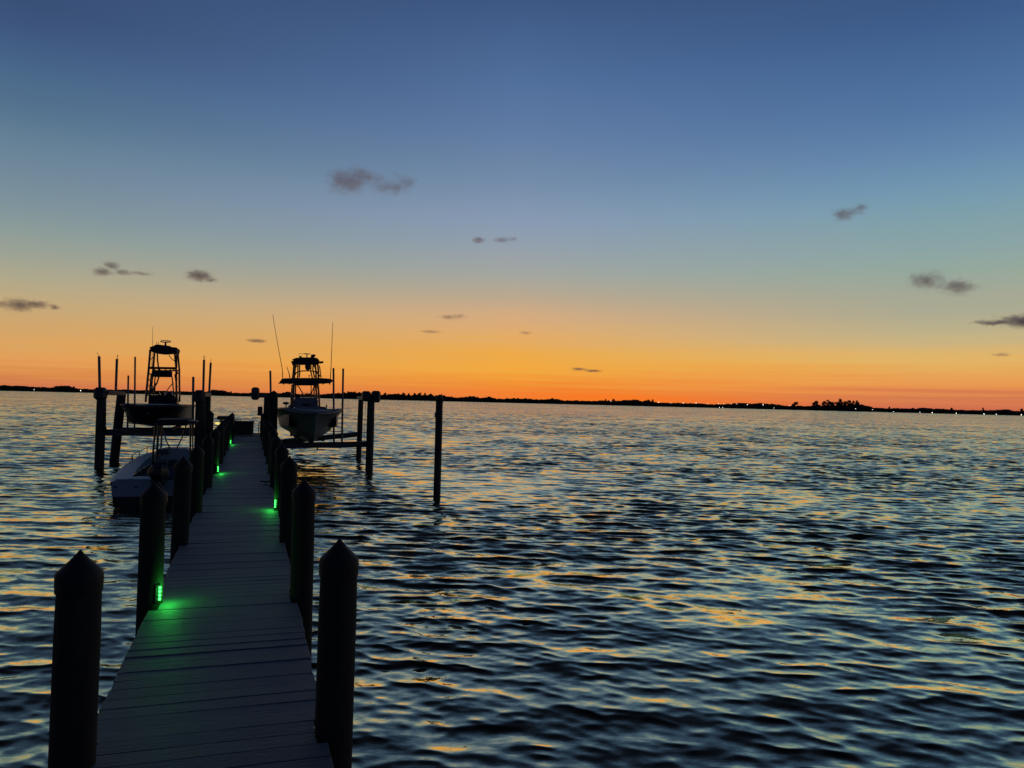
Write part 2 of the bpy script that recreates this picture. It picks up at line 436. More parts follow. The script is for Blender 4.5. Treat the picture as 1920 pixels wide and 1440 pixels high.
def shore_tree(px, top, width, label, group, kind='round', seed=0, ex=-1.0):
    rg = random.Random(seed*17+3)
    loc = shore_pt(px, 1.0, 6+ex)
    e = empty('tree', loc, label, 'tree', group)
    s = top
    tb = MB(); lean = rg.uniform(-.08, .08)
    pts = [(lean*z, 0, z) for z in (0, s*.3, s*.6, s*.88)]
    tb.tube(pts, s*.028+.12, 7, .07)
    cr = MB(); blobs = []
    nb = 7 if kind == 'round' else 6
    for i in range(nb):
        zz = s*(.42+.5*(i+.5)/nb) if kind != 'round' else s*rg.uniform(.45, .88)
        rad = width*.5*(.85-.5*abs((zz/s)-.62))
        a = rg.uniform(0, 6.28); q = Vector((lean*zz+math.cos(a)*rad*.75, math.sin(a)*rad*.6, zz))
        blobs.append(q); tb.tube([(lean*zz*.8, 0, zz*.72), q*.5+Vector((lean*zz*.45, 0, zz*.43)), q], .12, 5, .04)
        rr_ = rg.uniform(.26, .42)*width
        leafy(cr, q, (rr_, rr_, rr_*(.62 if kind == 'round' else .9)), 120, .6, rg)
    if kind == 'pine': leafy(cr, Vector((lean*s, 0, s*.93)), (width*.12, width*.12, s*.09), 24, .35, rg)
    tb.build('trunk', M['trunk'], e); cr.build('crown', M['leaf'], e)
    return e
# (px, height m, crown width m, kind)
cl = 'trees rising above the far shoreline'
TR = [(112, 10, 8, 'round', 'broad low tree on the left stretch of shore, left of its neighbour'), (124, 10.5, 9, 'round', 'broad low tree on the left stretch of shore, right of its neighbour'),
 (137, 9, 4, 'pine', 'thin leaning tree at the end of the left shore clump'),
 (408, 9.5, 8, 'round', 'rounded tree on the shore seen just right of the left boat lift'), (433, 8, 3, 'pine', 'small spiky tree on the shore between the two boat lifts'),
 (645, 11.5, 8, 'round', 'rounded tree behind the right lift poles'), (653, 14, 6, 'pine', 'tallest pine behind the right lift poles'), (664, 13, 8, 'pine', 'pine behind the right lift, left of its motor covers'),
 (676, 12.5, 8, 'pine', 'pine seen just above the right lift motor covers'), (722, 13, 5, 'pine', 'lone spiky pine just right of the lift motor covers'),
 (748, 11.5, 7, 'pine', 'first pine of the row left of the lone marker pole'), (758, 13.5, 6, 'pine', 'second pine of the row left of the lone marker pole'), (767, 13, 6, 'pine', 'third pine of the row left of the lone marker pole'),
 (777, 13.5, 7, 'pine', 'fourth pine of the row left of the lone marker pole'), (786, 14.5, 7, 'pine', 'fifth and tallest pine of the row left of the lone marker pole'), (796, 14.5, 6, 'pine', 'sixth pine of the row left of the lone marker pole'),
 (806, 13.5, 7, 'pine', 'pine nearest the left side of the lone marker pole'), (827, 13, 5, 'pine', 'slim pine seen just right of the lone marker pole top'), (834, 11, 4, 'pine', 'small pine ending the row right of the marker pole'),
 (918, 10, 6, 'round', 'small rounded tree alone on the middle shore'), (1136, 11, 4, 'pine', 'thin bare topped tree left of the sunset glow clump'), (1150, 12, 4, 'pine', 'spindly tree beside the single light under the sunset glow'),
 (1188, 11.5, 7, 'round', 'rounded tree left of the tall dense tree under the glow'), (1213, 13.5, 10, 'round', 'tall dense tree under the sunset glow'), (1224, 13, 4, 'pine', 'narrow tree touching the right of the tall dense tree'),
 (1491, 14.5, 10, 'round', 'lone round tree left of the big island clump'),
 (1527, 15, 6, 'pine', 'leaning thin tree at the left end of the big clump'), (1533, 17.5, 9, 'round', 'dense round tree at the left end of the big clump'), (1545, 16.5, 8, 'pine', 'airy tree after the gap in the big clump'),
 (1553, 19.5, 7, 'pine', 'tall spiky tree in the left half of the big clump'), (1562, 18.5, 10, 'round', 'broad tree left of centre in the big clump'), (1570, 20, 10, 'round', 'broad tall tree at the centre of the big clump'),
 (1578, 22, 7, 'pine', 'tallest tree of the big clump with a pointed top'), (1586, 19.5, 10, 'round', 'broad tree right of centre in the big clump'), (1593, 20, 8, 'round', 'round tree on the right side of the big clump'),
 (1600, 19, 5, 'pine', 'thin tree standing apart near the right end of the big clump'), (1608, 20, 6, 'pine', 'last spiky tree at the right end of the big clump'),
 (1668, 9, 3, 'pine', 'thin mast-like tree on the right shore before the white lights'), (1785, 11, 4, 'round', 'small tree poking up between white lights on the right shore'), (1843, 11, 3, 'pine', 'thin tree above the paired lights on the right shore'), (1915, 11, 5, 'round', 'small tree at the far right end of the shore')]
for i, (px, h, wd, kd, lb) in enumerate(TR): shore_tree(px, h, wd*.95, lb, cl, kd, i, -3 if i % 2 else 2)

# lamps along the shore
LP = [(64, 730.6, .8), (151, 732.4, 1.2), (1145, 752.3, 1.0), (1235, 754, 1.1), (1258, 755, .7), (1281, 755.6, 1.0), (1305, 755.6, 1.3), (1326, 757, .9), (1347, 757, .9), (1357, 757.2, .9), (1349, 764, .9), (1355, 764, .9),
      (1372, 757.5, .7), (1382, 757.6, .7), (1401, 758.8, 1.1), (1431, 759, 1.3), (1451, 764.8, .8), (1481, 760.6, .8), (1604, 766.3, .9), (1636, 768, .8), (1675, 771.8, .8), (1725, 773.4, .9), (1748, 774, 1.3), (1793, 775, 1.2), (1845, 777, 1.3),
      (1868, 777, 1.0), (1915, 778.2, 1.3)]
LPN = ['faint white shore light near the far left edge of the view', 'bright white shore light just left of the left boat lift', 'white light under the spindly tree below the sunset glow',
 'white light just right of the tall dense tree', 'faint light between two brighter ones right of the tall dense tree', 'white light standing third to the right of the tall dense tree',
 'brightest light in the row under the right side of the glow', 'light right after the brightest one under the glow', 'upper light above the pair at the waterline, its left one', 'upper light above the pair at the waterline, its right one',
 'left light of the pair low at the waterline', 'right light of the pair low at the waterline', 'faint light right of the waterline pair, nearer to it', 'faint light right of the waterline pair, farther from it',
 'light midway between the waterline pair and the lone round tree', 'bright light nearer the lone round tree, high on the bank', 'low light by the water left of the lone round tree', 'faint light just left of the lone round tree',
 'light under the right end of the big tree clump', 'pale light on the slope just right of the big tree clump', 'first light right of the thin mast-like tree', 'left one of two neighbouring lights on the right shore',
 'bright right one of two neighbouring lights on the right shore', 'bright light near the small tree poking up on the right shore', 'bright left light of the pair near the right end', 'dimmer right light of the pair near the right end', 'last bright light at the right edge of the view']
for i, (px, py, s) in enumerate(LP):
    d = ray(px, py); k = (RS-14)/math.hypot(d.x, d.y); p = CAM+d*k
    zz = max(1.4, p.z)
    e = empty('shore_lamp', (p.x, p.y, 0), LPN[i], 'lamp', 'lights along the far shore')
    q = MB().tube([(0, 0, -.8), (0, 0, zz-.3)], .06, 6).build('post', M['steel'], e)
    g_ = MB().ell((0, 0, zz), (.38*s, .38*s, .38*s), 10, 8).build('lamp_globe', M['shorelamp'], e)

# ---------------------------------------------------------------- clouds
def cloud(px, py, wpx, hpx, label, lobes, seed, dens=1.0, dist=5200.0, colr=(.50, .43, .47)):
    """lobes: (x, z, rx, rz, weight) in units of half width / half height"""
    wpx *= 1.1; hpx *= 1.35
    d = ray(px, py).normalized(); c = CAM+d*dist
    sx = wpx/F*dist/2; sz = hpx/F*dist/2; sy = sx*.6
    b = MB(); b.box((0, 0, 0), (sx*2.6, sy*2.6, sz*3.0))
    mt = D.materials.new('cloud_vapour'); mt.use_nodes = True; n = NT(mt.node_tree); n.n.clear()
    co = n.new('ShaderNodeTexCoord').outputs['Object']
    nz = n.scalev(co, 1/max(sz*1.6, sx*.34), 1/(sx*.5), 1/(sz*1.0))
    off = n.vmath('ADD', nz, (seed*3.17, seed*1.3, seed*.7))
    wv = n.vmath('SCALE', n.vmath('SUBTRACT', n.noise(off, 1.1, 2, .5, out=1), (.5, .5, .5)), .9)
    q = n.vmath('ADD', n.scalev(co, 1/sx, 1/sy, 1/sz), wv)
    tot = None
    for lx, lz, rx, rz, wt in lobes:
        v = n.vmath('MULTIPLY', n.vmath('SUBTRACT', q, (lx, 0, lz)), (1/rx, 1.0, 1/rz))
        f_ = n.math('MULTIPLY', n.math('SUBTRACT', 1.0, n.vmath('LENGTH', v)), wt)
        tot = f_ if tot is None else n.math('MAXIMUM', tot, f_)
    dt = n.math('SUBTRACT', n.noise(off, 3.3, 6, .68), .47)
    den = n.math('ADD', tot, n.math('MULTIPLY', dt, 2.7))
    den = n.rng(den, .05, .8, 0, 1)
    den = n.math('MULTIPLY', den, dens*1.25/sy)
    vol = n.new('ShaderNodeVolumePrincipled'); vol.inputs['Color'].default_value = (*[min(1, v**.2*(1.0, .86, .80)[q_]) for q_, v in enumerate(colr)], 1)
    n.put(vol.inputs['Density'], den); vol.inputs['Anisotropy'].default_value = .7
    ou = n.new('ShaderNodeOutputMaterial'); n.l.new(vol.outputs[0], ou.inputs['Volume'])
    o = b.build('cloud', mt, None, loc=c); o.rotation_euler = (0, -ROLL*.0, -math.atan2(d.x, d.y))
    tag(o, label, 'cloud', 'small dusk clouds'); return o
cloud(688, 340, 138, 40, 'largest grey-pink cloud, high and left of centre, with a thin tail', [(-.45, -.1, .5, .75, 1), (-.12, .35, .45, .5, 1), (.4, -.25, .4, .4, .75), (.8, .05, .3, .35, .6)], 1, .8, colr=(.62, .48, .52))
cloud(1590, 400, 64, 24, 'small grey cloud, highest on the right', [(-.2, -.1, .6, .6, 1), (.5, .4, .4, .35, .7)], 2, .9, colr=(.55, .46, .5))
cloud(1768, 533, 100, 36, 'ragged grey cloud of two joined puffs on the right', [(-.45, .3, .5, .55, .75), (.4, -.25, .55, .5, 1.1)], 3, 1.0, colr=(.5, .42, .5))
cloud(1905, 602, 110, 26, 'dark blue-grey wedge of cloud cut by the right edge', [(.3, .0, .8, .6, 1.3), (-.4, -.1, .6, .22, 1)], 4, 1.6, colr=(.25, .27, .42))
cloud(897, 450, 28, 12, 'very small cloud in mid sky, left of its wispy neighbour', [(0, 0, .8, .8, 1)], 5, .7)
cloud(946, 450, 46, 10, 'thin wispy cloud in mid sky, right of a tiny puff', [(-.2, 0, .7, .7, .9), (.6, .3, .4, .5, .7)], 6, .6)
cloud(198, 505, 40, 22, 'small slanting cloud left of a thin flat streak', [(-.2, -.3, .7, .5, 1), (.4, .5, .5, .35, .9)], 7, .9)
cloud(248, 512, 64, 9, 'thin flat cloud streak between two small clouds on the left', [(-.4, 0, .45, .8, 1), (.4, .1, .6, .4, .8)], 8, .8)
cloud(373, 518, 56, 22, 'compact dark cloud above the left boat tower, to its right', [(0, .1, .75, .65, 1.1), (.6, -.3, .4, .3, .7)], 9, 1.1)
cloud(40, 572, 70, 20, 'ragged grey cloud low at the far left', [(-.1, 0, .6, .8, 1), (.5, .2, .5, .5, 1), (-.7, 0, .35, .35, .8)], 10, 1.0)
cloud(102, 576, 20, 9, 'tiny brown cloud just right of the far left cloud', [(0, 0, .8, .8, 1)], 11, .8)
cloud(847, 594, 50, 14, 'thin slanting cloud in the orange sky right of the boat antennas', [(-.2, -.1, .7, .5, .9), (.5, .2, .5, .4, .7)], 12, .6, colr=(.6, .4, .35))
cloud(807, 622, 44, 6, 'faintest cloud streak below the slanting cloud', [(0, 0, .9, .8, .9)], 13, .5, colr=(.6, .4, .35))
cloud(481, 639, 42, 6, 'flat dark streak of cloud between the two boat towers', [(0, 0, .8, .9, 1)], 14, 1.0, colr=(.5, .36, .34))
cloud(1100, 694, 52, 8, 'thin brown cloud low above the sunset glow', [(-.5, .3, .5, .6, .9), (.4, -.2, .6, .5, 1)], 15, 1.1, colr=(.45, .3, .26))
cloud(1878, 665, 32, 7, 'small faint cloud low near the right edge', [(0, 0, .8, .7, .8)], 16, .5)
cloud(985, 624, 26, 7, 'tiny faint cloud in the middle of the orange sky', [(0, 0, .8, .7, .8)], 17, .5, colr=(.6, .4, .35))

# ---------------------------------------------------------------- dock
XL, XR = -0.72, 0.41
PY = [4.0, 6.85, 9.55, 12.1, 15.2, 17.85, 20.4, 22.9, 25.4, 27.95, 30.6, 33.3]
dock = empty('dock', (0, 0, DECK), 'long narrow plank dock running out over the water between two rows of piles', 'dock')
def planks(y0, y1, xl, xr, ztop, notch=True, pitch=.143, wd=.1405, seed=1):
    b = MB(); g = random.Random(seed); y = y0
    while y < y1:
        l, r = xl+g.uniform(-.006, .006), xr+g.uniform(-.006, .006)
        if notch:
            for p in PY:
                if abs(y-p) < .16: l, r = max(l, xl+.065), min(r, xr-.055)
        dz = g.uniform(-.0025, .0025); tl = g.uniform(-.004, .004)
        rot = Matrix.Rotation(tl, 3, 'Y') @ Matrix.Rotation(g.uniform(-.02, .02), 3, 'X')
        b.box(((l+r)/2, y, ztop-.019+dz-DECK), (r-l, wd-g.choice((0, 0, 0, 0, .001, .003, .006)), .038), rot, .0028)
        y += pitch
    return b
planks(.4, 33.5, XL, XR, DECK, seed=4).build('decking', M['deck'], dock)
planks(33.58, 36.6, -0.9, .75, DECK+.012, False, seed=5).build('end_platform', M['enddeck'], dock)
for x in (-.60, -.15, .29):
    MB().box((x, 18.4, -.14), (.045, 36.2, .19), None, .004).build('stringer', M['beam'], dock)
for p in PY:
    MB().box(((XL+XR)/2, p+.135, -.34), (1.10, .05, .20), None, .004).build('cross_beam', M['beam'], dock)

# pile with a pointed cap
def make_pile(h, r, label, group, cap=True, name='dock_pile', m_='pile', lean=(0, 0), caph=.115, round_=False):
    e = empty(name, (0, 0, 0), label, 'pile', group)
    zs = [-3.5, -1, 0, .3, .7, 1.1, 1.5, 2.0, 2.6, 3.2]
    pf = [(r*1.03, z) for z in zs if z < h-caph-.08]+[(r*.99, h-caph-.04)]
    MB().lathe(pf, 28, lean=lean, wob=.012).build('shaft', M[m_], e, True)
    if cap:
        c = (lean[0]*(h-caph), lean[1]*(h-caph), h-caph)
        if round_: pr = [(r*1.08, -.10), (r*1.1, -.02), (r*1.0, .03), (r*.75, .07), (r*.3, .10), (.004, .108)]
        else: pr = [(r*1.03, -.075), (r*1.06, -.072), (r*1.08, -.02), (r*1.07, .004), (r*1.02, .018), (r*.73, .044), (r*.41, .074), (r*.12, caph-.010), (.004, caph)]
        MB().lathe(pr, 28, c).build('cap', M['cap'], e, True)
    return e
PH = DECK+.975
proto_p = make_pile(PH, .093, '', 'capped piles along the dock')
ordn = ['nearest', 'second', 'third', 'fourth', 'fifth', 'sixth', 'seventh', 'eighth', 'ninth', 'tenth', 'eleventh', 'twelfth']
first = True
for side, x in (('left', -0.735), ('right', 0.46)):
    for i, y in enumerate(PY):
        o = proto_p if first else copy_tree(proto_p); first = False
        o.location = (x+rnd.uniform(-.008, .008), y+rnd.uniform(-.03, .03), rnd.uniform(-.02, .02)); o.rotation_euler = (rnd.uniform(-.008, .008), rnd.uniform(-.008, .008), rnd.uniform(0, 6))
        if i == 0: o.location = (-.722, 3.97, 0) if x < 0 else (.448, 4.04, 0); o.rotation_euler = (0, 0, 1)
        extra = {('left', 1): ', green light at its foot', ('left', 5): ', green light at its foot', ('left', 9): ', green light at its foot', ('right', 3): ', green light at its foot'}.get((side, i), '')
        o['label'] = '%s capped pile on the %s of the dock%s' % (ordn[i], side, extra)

# green marker lights on four piles
def make_lamp():
    e = empty('dock_light', (0, 0, 0), '', 'light', 'green dock lights')
    MB().box((0, 0, .075), (.05, .035, .15), None, .006).build('housing', M['housing'], e)
    for k in range(4):
        MB().ell((.012, -.021, .030+k*.030), (.0115, .010, .0115), 8, 6).build('bulb', M['led'], e)
    ld = D.lights.new('glow', 'POINT'); ld.energy = 1.9; ld.color = (.04, 1.0, .09); ld.shadow_soft_size = .04
    lo = D.objects.new('glow', ld); col.objects.link(lo); lo.parent = e; lo.location = (.07, -.05, .085)
    return e
lp0 = make_lamp(); first = True
for x, y, rz, lb in ((-.676, 6.81, math.radians(34), 'nearest green light, at the foot of the second pile on the left'), (-.672, 17.8, math.radians(34), 'middle green light on the left side of the dock'),
                 (-.672, 27.9, math.radians(34), 'farthest green light, near the end of the dock'), (.395, 12.05, math.radians(-34), 'the only green light on the right side of the dock')):
    o = lp0 if first else copy_tree(lp0); first = False
    o.location = (x, y-.03, DECK+.02); o.rotation_euler.z = rz; o['label'] = lb
    if x > 0: o.scale.x = -1

# cleat on the deck
def cleat(loc, rz, label):
    e = empty('cleat', loc, label, 'cleat', None, rz)
    MB().box((0, 0, .008), (.06, .10, .016), None, .004).build('base', M['steel'], e)
    MB().tube([(0, -.13, .055), (0, -.07, .05), (0, 0, .05), (0, .07, .05), (0, .13, .055)], .013, 8).tube([(0, -.03, .01), (0, -.03, .05)], .012, 8).tube([(0, .03, .01), (0, .03, .05)], .012, 8).build('horn', M['black'], e)
cleat(at_z(500, 908, DECK), math.radians(75), 'dark mooring cleat on the right edge of the deck beyond the right green light')

# things at the dock's end
e = empty('dock_box', (at_z(456, 811.5, DECK+.012).x, 35.2, DECK+.014), 'dark green lidded storage box on the end of the dock', 'storage box')
MB().box((0, 0, .25), (.86, .5, .48), None, .02).build('body', M['box'], e)
MB().box((0, 0, .53), (.92, .56, .07), None, .02).build('lid', M['box'], e)
MB().box((-.33, -.1, .585), (.05, .05, .04), None, .01).build('knob', M['black'], e)
MB().box((.06, -.1, .585), (.04, .05, .04), None, .01).build('knob', M['black'], e)
e = empty('ladder', (.40, 36.2, DECK+.014), 'ladder with two thin curved grab rails at the end of the dock', 'ladder')
for dx in (-.09, .14):
    MB().tube([(dx, -.35, 0), (dx, -.34, .40), (dx+.02, -.25, .50), (dx+.06, .1, .54), (dx+.08, .4, .44), (dx+.08, .48, .1), (dx+.08, .48, -1.8)], .02, 8).build('cowl_highlight', M['black'], e)
for k in range(5):
    MB().tube([(.0, .48, -.3-k*.3), (.22, .48, -.3-k*.3)], .018, 6).build('rung', M['black'], e)
# cleaning table on the left edge near the end
c = at(424, 782, 31.6)
e = empty('cleaning_table', (c.x, 31.6, DECK), 'dark flat-topped cleaning table with a yellow glow under its left end, by the left piles', 'table')
zt = c.z-DECK
MB().box((0, 0, zt-.03), (.62, .9, .14), None, .02).build('table_top', M['housing'], e)
MB().box((.10, 0, zt-.20), (.38, .75, .22), None, .02).build('basin', M['box'], e)
for dx in (-.18, .24):
    for dy in (-.34, .34): MB().tube([(dx, dy, -1.2), (dx, dy, zt-.12)], .045, 8).build('leg', M['beam'], e)
MB().ell((-.27, -.42, zt-.235), (.11, .07, .045), 14, 8).ell((-.085, -.42, zt-.22), (.06, .05, .022), 10, 6).build('lamp', M['amber'], e)  # two emissive yellow ovals under the left end of the table top
# tall pile standing clear of the dock near the left lift
c = at(393.5, 769, 25.3)
p = make_pile(c.z, .115, 'tall capped pile standing clear of the dock beside the left boat lift', 'freestanding piles', name='mooring_pile')
p.location = (c.x, 25.3, 0)
# lone marker pole out in the water
p = make_pile(at(822, 739.5, 19.85).z, .092, 'lone round-topped marker pole standing in open water right of the lifts', 'freestanding piles', name='marker_pole', m_='wetpile', round_=True, caph=.11)
p.location = (at_z(819, 935, 0).x, 19.85, 0)
MB().box((-.11, -.03, 2.2), (.035, .03, .13), None, .005).tube([(-.05, 0, 2.22), (-.12, -.03, 2.22)], .008, 6).build('bracket', M['steel'], p)

# ---------------------------------------------------------------- boat lifts
def cover(e, c, size):
    MB().box(c, size, None, min(size)*.22).build('motor_cover', M['housing'], e)
def lift_pile(x, y, top, r, label, group, lean=(0, 0)):
    e = empty('lift_pile', (x, y, 0), label, 'pile', group)
    MB().lathe([(r*1.05, z) for z in (-3.5, -1, 0, .4, .8, 1.3, 1.8) if z < top-.1]+[(r, top-.02), (r*.9, top)], 24, lean=lean, wob=.015).build('shaft', M['wetpile'], e, True)
    return e
def guide_pole(p0, p1, r, label, group, tip=None):
    e = empty('guide_pole', p0, label, 'pole', group)
    v = p1-p0
    MB().tube([(0, 0, 0), v*.5, v], r, 10).build('tube', M['pvc'], e)
    if tip:
        b = MB()
        for q in tip: b.tube([v, v+Vector(q)], .008, 5)
        b.build('tip_wire', M['whip'], e)
    return e
# right lift: four piles, two cross beams
YN, YF = 27.72, 32.45
gR = 'piles of the right boat lift'
xo = at_z(692, 883, 0).x; xo2 = at_z(672, 863, 0).x
lift_pile(xo, YN, at(692, 748, YN).z, .128, 'outer near pile of the right boat lift, with the motor covers on top', gR)
lift_pile(xo2, YF, at(673, 749, YF).z, .105, 'outer far pile of the right boat lift, thinner and without covers', gR, lean=(.012, 0))
xi = at(512.6, 760, YN).x
pp = make_pile(at(512.6, 732, YN).z, .145, 'tall pointed pile of the right boat lift beside the dock', gR, name='lift_pile'); pp.location = (xi, YN, 0)
lift_pile(at(501, 760, YF).x, YF, at(500, 741, YF).z, .13, 'inner far pile of the right boat lift behind the pointed one', gR)
e = empty('boat_lift', (xo, YN, 0), 'right boat lift machinery with two motor covers on the outer pile', 'boat lift', 'boat lifts')
def local(p): return Vector(p)-Vector((xo, YN, 0))
for x0, x1, y0, y1 in ((679, 693.5, 733, 753), (697, 712, 732.5, 755), (471.5, 486, 726, 750)):
    a, b2 = at(x0, y0, YN), at(x1, y1, YN); cover(e, local((a+b2)/2), (b2.x-a.x, .42, a.z-b2.z))
a, b2 = at(682, 743, YN), at(706, 744, YN); MB().box(local((a+b2)/2), (b2.x-a.x, .12, .14), None, .01).build('drive_shaft', M['alu'], e)
a, b2 = at(482, 741, YN), at(508, 741, YN); MB().box(local((a+b2)/2), (b2.x-a.x, .14, .17), None, .01).build('top_beam', M['alu'], e)
for px, py in ((498, 742), (683, 746)):
    a, b2 = at(px, py, YN), at(px+(1 if px < 600 else -12), py, YF); a.z = b2.z = at(px, py, YN).z
    MB().tube([local(a), local(b2)], .055, 8).build('drive_pipe', M['alu'], e)
a, b2 = at(484, 762, YN), at(491, 779, YN); MB().box(local((a+b2)/2)+Vector((0, -.1, 0)), (b2.x-a.x+.03, .2, a.z-b2.z), None, .015).build('control_box', M['housing'], e)
def beam(e, off, p0, p1, hgt, wid, name='cradle_beam'):
    v = p1-p0; rot = v.to_track_quat('X', 'Z').to_matrix()
    MB().box((p0+p1)/2-off, (v.length, wid, hgt), rot, .012).build(name, M['alu'], e)
off = Vector((xo, YN, 0))
beam(e, off, at(520, 835.5, YN+.2), at(688, 833, YN+.2), .20, .16)
beam(e, off, at(520, 829, YF-.2), at(670, 814.5, YF-.2), .20, .16)
for px, py in ((548, 841), (595, 841), (638, 838)):
    q = at(px, py, YN+.2)-off; MB().box(q, (.05, .05, .12), None, .005).build('bracket', M['steel'], e)
# cables
for px in (687, 697):
    a = at(px, 752, YN); b2 = at(px, 830, YN); b2.x = a.x; MB().tube([local(a)+Vector((0, .2, 0)), local(b2)+Vector((0, .2, 0))], .007, 5).build('cable', M['steel'], e)
# bunks that carry the hull
for px0 in (560, 604):
    a = at(px0, 830, YN+.2); b2 = at(px0, 826, YN+.2); b2.y = YF+.4; b2.x = a.x; b2.z = a.z+.12; a.z += .12; a.y -= .3
    MB().box(local((a+b2)/2), (.12, b2.y-a.y, .10), None, .01).build('bunk', M['beam'], e)
gG = 'guide poles of the right boat lift'
guide_pole(at(508.5, 790, YN+.3), at(506.8, 695, YN+.3), .035, 'guide pole beside the pointed lift pile', gG)
a = at(626, 833, YN+.2); guide_pole(a, at(625.3, 690, YN+.2), .036, 'guide pole just touching the right tip of the hardtop', gG)
a = at(641, 833, YN+.2); guide_pole(a, at(643.5, 691, YN+.2), .036, 'rightmost guide pole of the right boat lift, clear of the boat', gG)

# left lift
YN2, YF2 = 29.2, 31.6
gL = 'piles of the left boat lift'
xa = at_z(186, 878, 0).x
lift_pile(xa, YN2, at(188.5, 735, YN2).z, .145, 'outermost left pile of the left boat lift under a motor cover', gL)
pf = at_z(214, 867, 0); tf = at(228, 738, YF2)
lift_pile(pf.x, YF2, tf.z, .155, 'leaning pile of the left boat lift just right of the outermost one', gL, lean=((tf.x-pf.x)/tf.z-.0, 0))
xb = at(375, 780, YN2).x
lift_pile(xb, YN2, at(375, 735, YN2).z, .155, 'inner pile of the left boat lift under its motor cover', gL)
lift_pile(at(388, 780, YF2).x, YF2, at(389, 737, YF2).z, .12, 'slimmer inner pile of the left boat lift nearest the dock', gL)
e = empty('boat_lift', (xa, YN2, 0), 'left boat lift machinery with a motor cover on each side', 'boat lift', 'boat lifts')
off = Vector((xa, YN2, 0))
for x0, x1, y0, y1 in ((177, 200, 726, 750), (365, 382, 731, 756)):
    a, b2 = at(x0, y0, YN2), at(x1, y1, YN2); cover(e, (a+b2)/2-off, (b2.x-a.x, .44, a.z-b2.z))
for (p0, p1) in ((at(199, 736.5, YN2), at(231, 738, YF2)), (at(376, 740, YN2), at(392, 740, YF2))):
    v = p1-p0; MB().box((p0+p1)/2-off, (v.length, .16, .15), v.to_track_quat('X', 'Z').to_matrix(), .01).build('top_beam', M['alu'], e)
beam(e, off, at(190, 811, YN2+.2), at(372, 812, YN2+.2), .21, .16)
q0, q1 = at(196, 811, YN2+.2), at(372, 811, YN2+.2)
q0.y = q1.y = YF2-.2; beam(e, off, q0, q1, .19, .16)
MB().box(at(196, 805, YN2+.1)-off, (.12, .14, .16), None, .01).build('bracket', M['alu'], e)
MB().tube([at(199, 750, YN2)-off, at(198.5, 806, YN2)-off], .007, 5).build('cable', M['steel'], e)
for px0 in (283, 322):
    a = at(px0, 806, YN2+.2); b2 = a.copy(); b2.y = YF2+1; a.y -= .4
    MB().box((a+b2)/2-off+Vector((0, 0, .02)), (.12, b2.y-a.y, .10), None, .01).build('bunk', M['beam'], e)
gG = 'guide poles of the left boat lift'
guide_pole(at(187, 728, YN2), at(185.8, 668, YN2), .044, 'pole with a bent wire tip on the outermost pile of the left lift', gG, [(-.07, 0, .13)])
guide_pole(at(217, 736, YF2), at(219.3, 673, YF2), .044, 'pole with a short wire tip on the leaning lift pile', gG, [(.01, 0, .17), (.03, 0, .13)])
guide_pole(at(239, 806, YN2+.2), at(240.6, 704, YN2+.2), .03, 'short guide pole left of the lifted boat hull', gG)
guide_pole(at(252, 806, YN2+.2), at(253.4, 669, YN2+.2), .03, 'tall guide pole passing behind the left end of the lifted boat', gG)
guide_pole(at(361.5, 806, YN2+.2), at(362.4, 706.5, YN2+.2), .042, 'thick short guide pole right of the lifted boat', gG)
guide_pole(at(381, 737, YN2), at(382.6, 674.5, YN2), .04, 'pole with a forked wire tip right of the left boat', gG, [(-.02, 0, .15), (.03, 0, .14)])
guide_pole(at(392, 740, YF2), at(395.2, 680, YF2), .04, 'rightmost pole of the left lift, nearest the dock', gG, [(0, 0, .14)])

# ---------------------------------------------------------------- boats
def loft_hull(stations, mb):
    """stations: (y, keel z, chine half width, chine z, sheer half width, sheer z); closed skin port and starboard with gunwale"""
    rows = []
    for (y, kz, cw, cz, sw, sz) in stations:
        mw = cw+(sw-cw)*.42; mz = cz+(sz-cz)*.5
        R_ = [(0, y, kz), (cw*.55, y, kz+(cz-kz)*.5), (cw, y, cz), (mw, y, mz), (sw, y, sz-.06), (sw+.025, y, sz-.05), (sw+.025, y, sz-.01), (sw, y, sz), (max(0.0, sw-.16), y, sz+.005)]
        rows.append(R_)
    k = len(rows[0]); n = len(rows)
    for sgn in (1, -1):
        vs = [(p[0]*sgn, p[1], p[2]) for r_ in rows for p in r_]
        fs = [(i*k+j, i*k+j+1, (i+1)*k+j+1, (i+1)*k+j) for i in range(n-1) for j in range(k-1)]
        mb.add(vs, fs if sgn < 0 else [f[::-1] for f in fs])
    # transom
    last = rows[-1]
    vs = [(p[0], p[1], p[2]) for p in last]+[(-p[0], p[1], p[2]) for p in last[::-1]]
    mb.add(vs, [tuple(range(len(vs)))])
    return mb
def interp(st, n=26):
    out = []
    ys = [s[0] for s in st]
    for i in range(n):
        u = (i/(n-1))**1.35; y = ys[0]+(ys[-1]-ys[0])*u
        for a, b in zip(st, st[1:]):
            if a[0] <= y <= b[0]+1e-6:
                f_ = (y-a[0])/(b[0]-a[0]); out.append(tuple(a[q]+(b[q]-a[q])*f_ for q in range(6))); break
    # smooth
    for _ in range(3):
        out = [out[0]]+[tuple((out[i-1][q]+2*out[i][q]+out[i+1][q])/4 for q in range(6)) for i in range(1, len(out)-1)]+[out[-1]]
    return out
def deck_between(st, z_of, inset, mb, y0, y1):
    ss = [s for s in st if y0 <= s[0] <= y1]
    vs = []
    for s in ss: vs += [(-max(0, s[4]-inset), s[0], z_of(s)), (max(0, s[4]-inset), s[0], z_of(s))]
    mb.add(vs, [(2*i, 2*i+1, 2*i+3, 2*i+2) for i in range(len(ss)-1)]); return mb
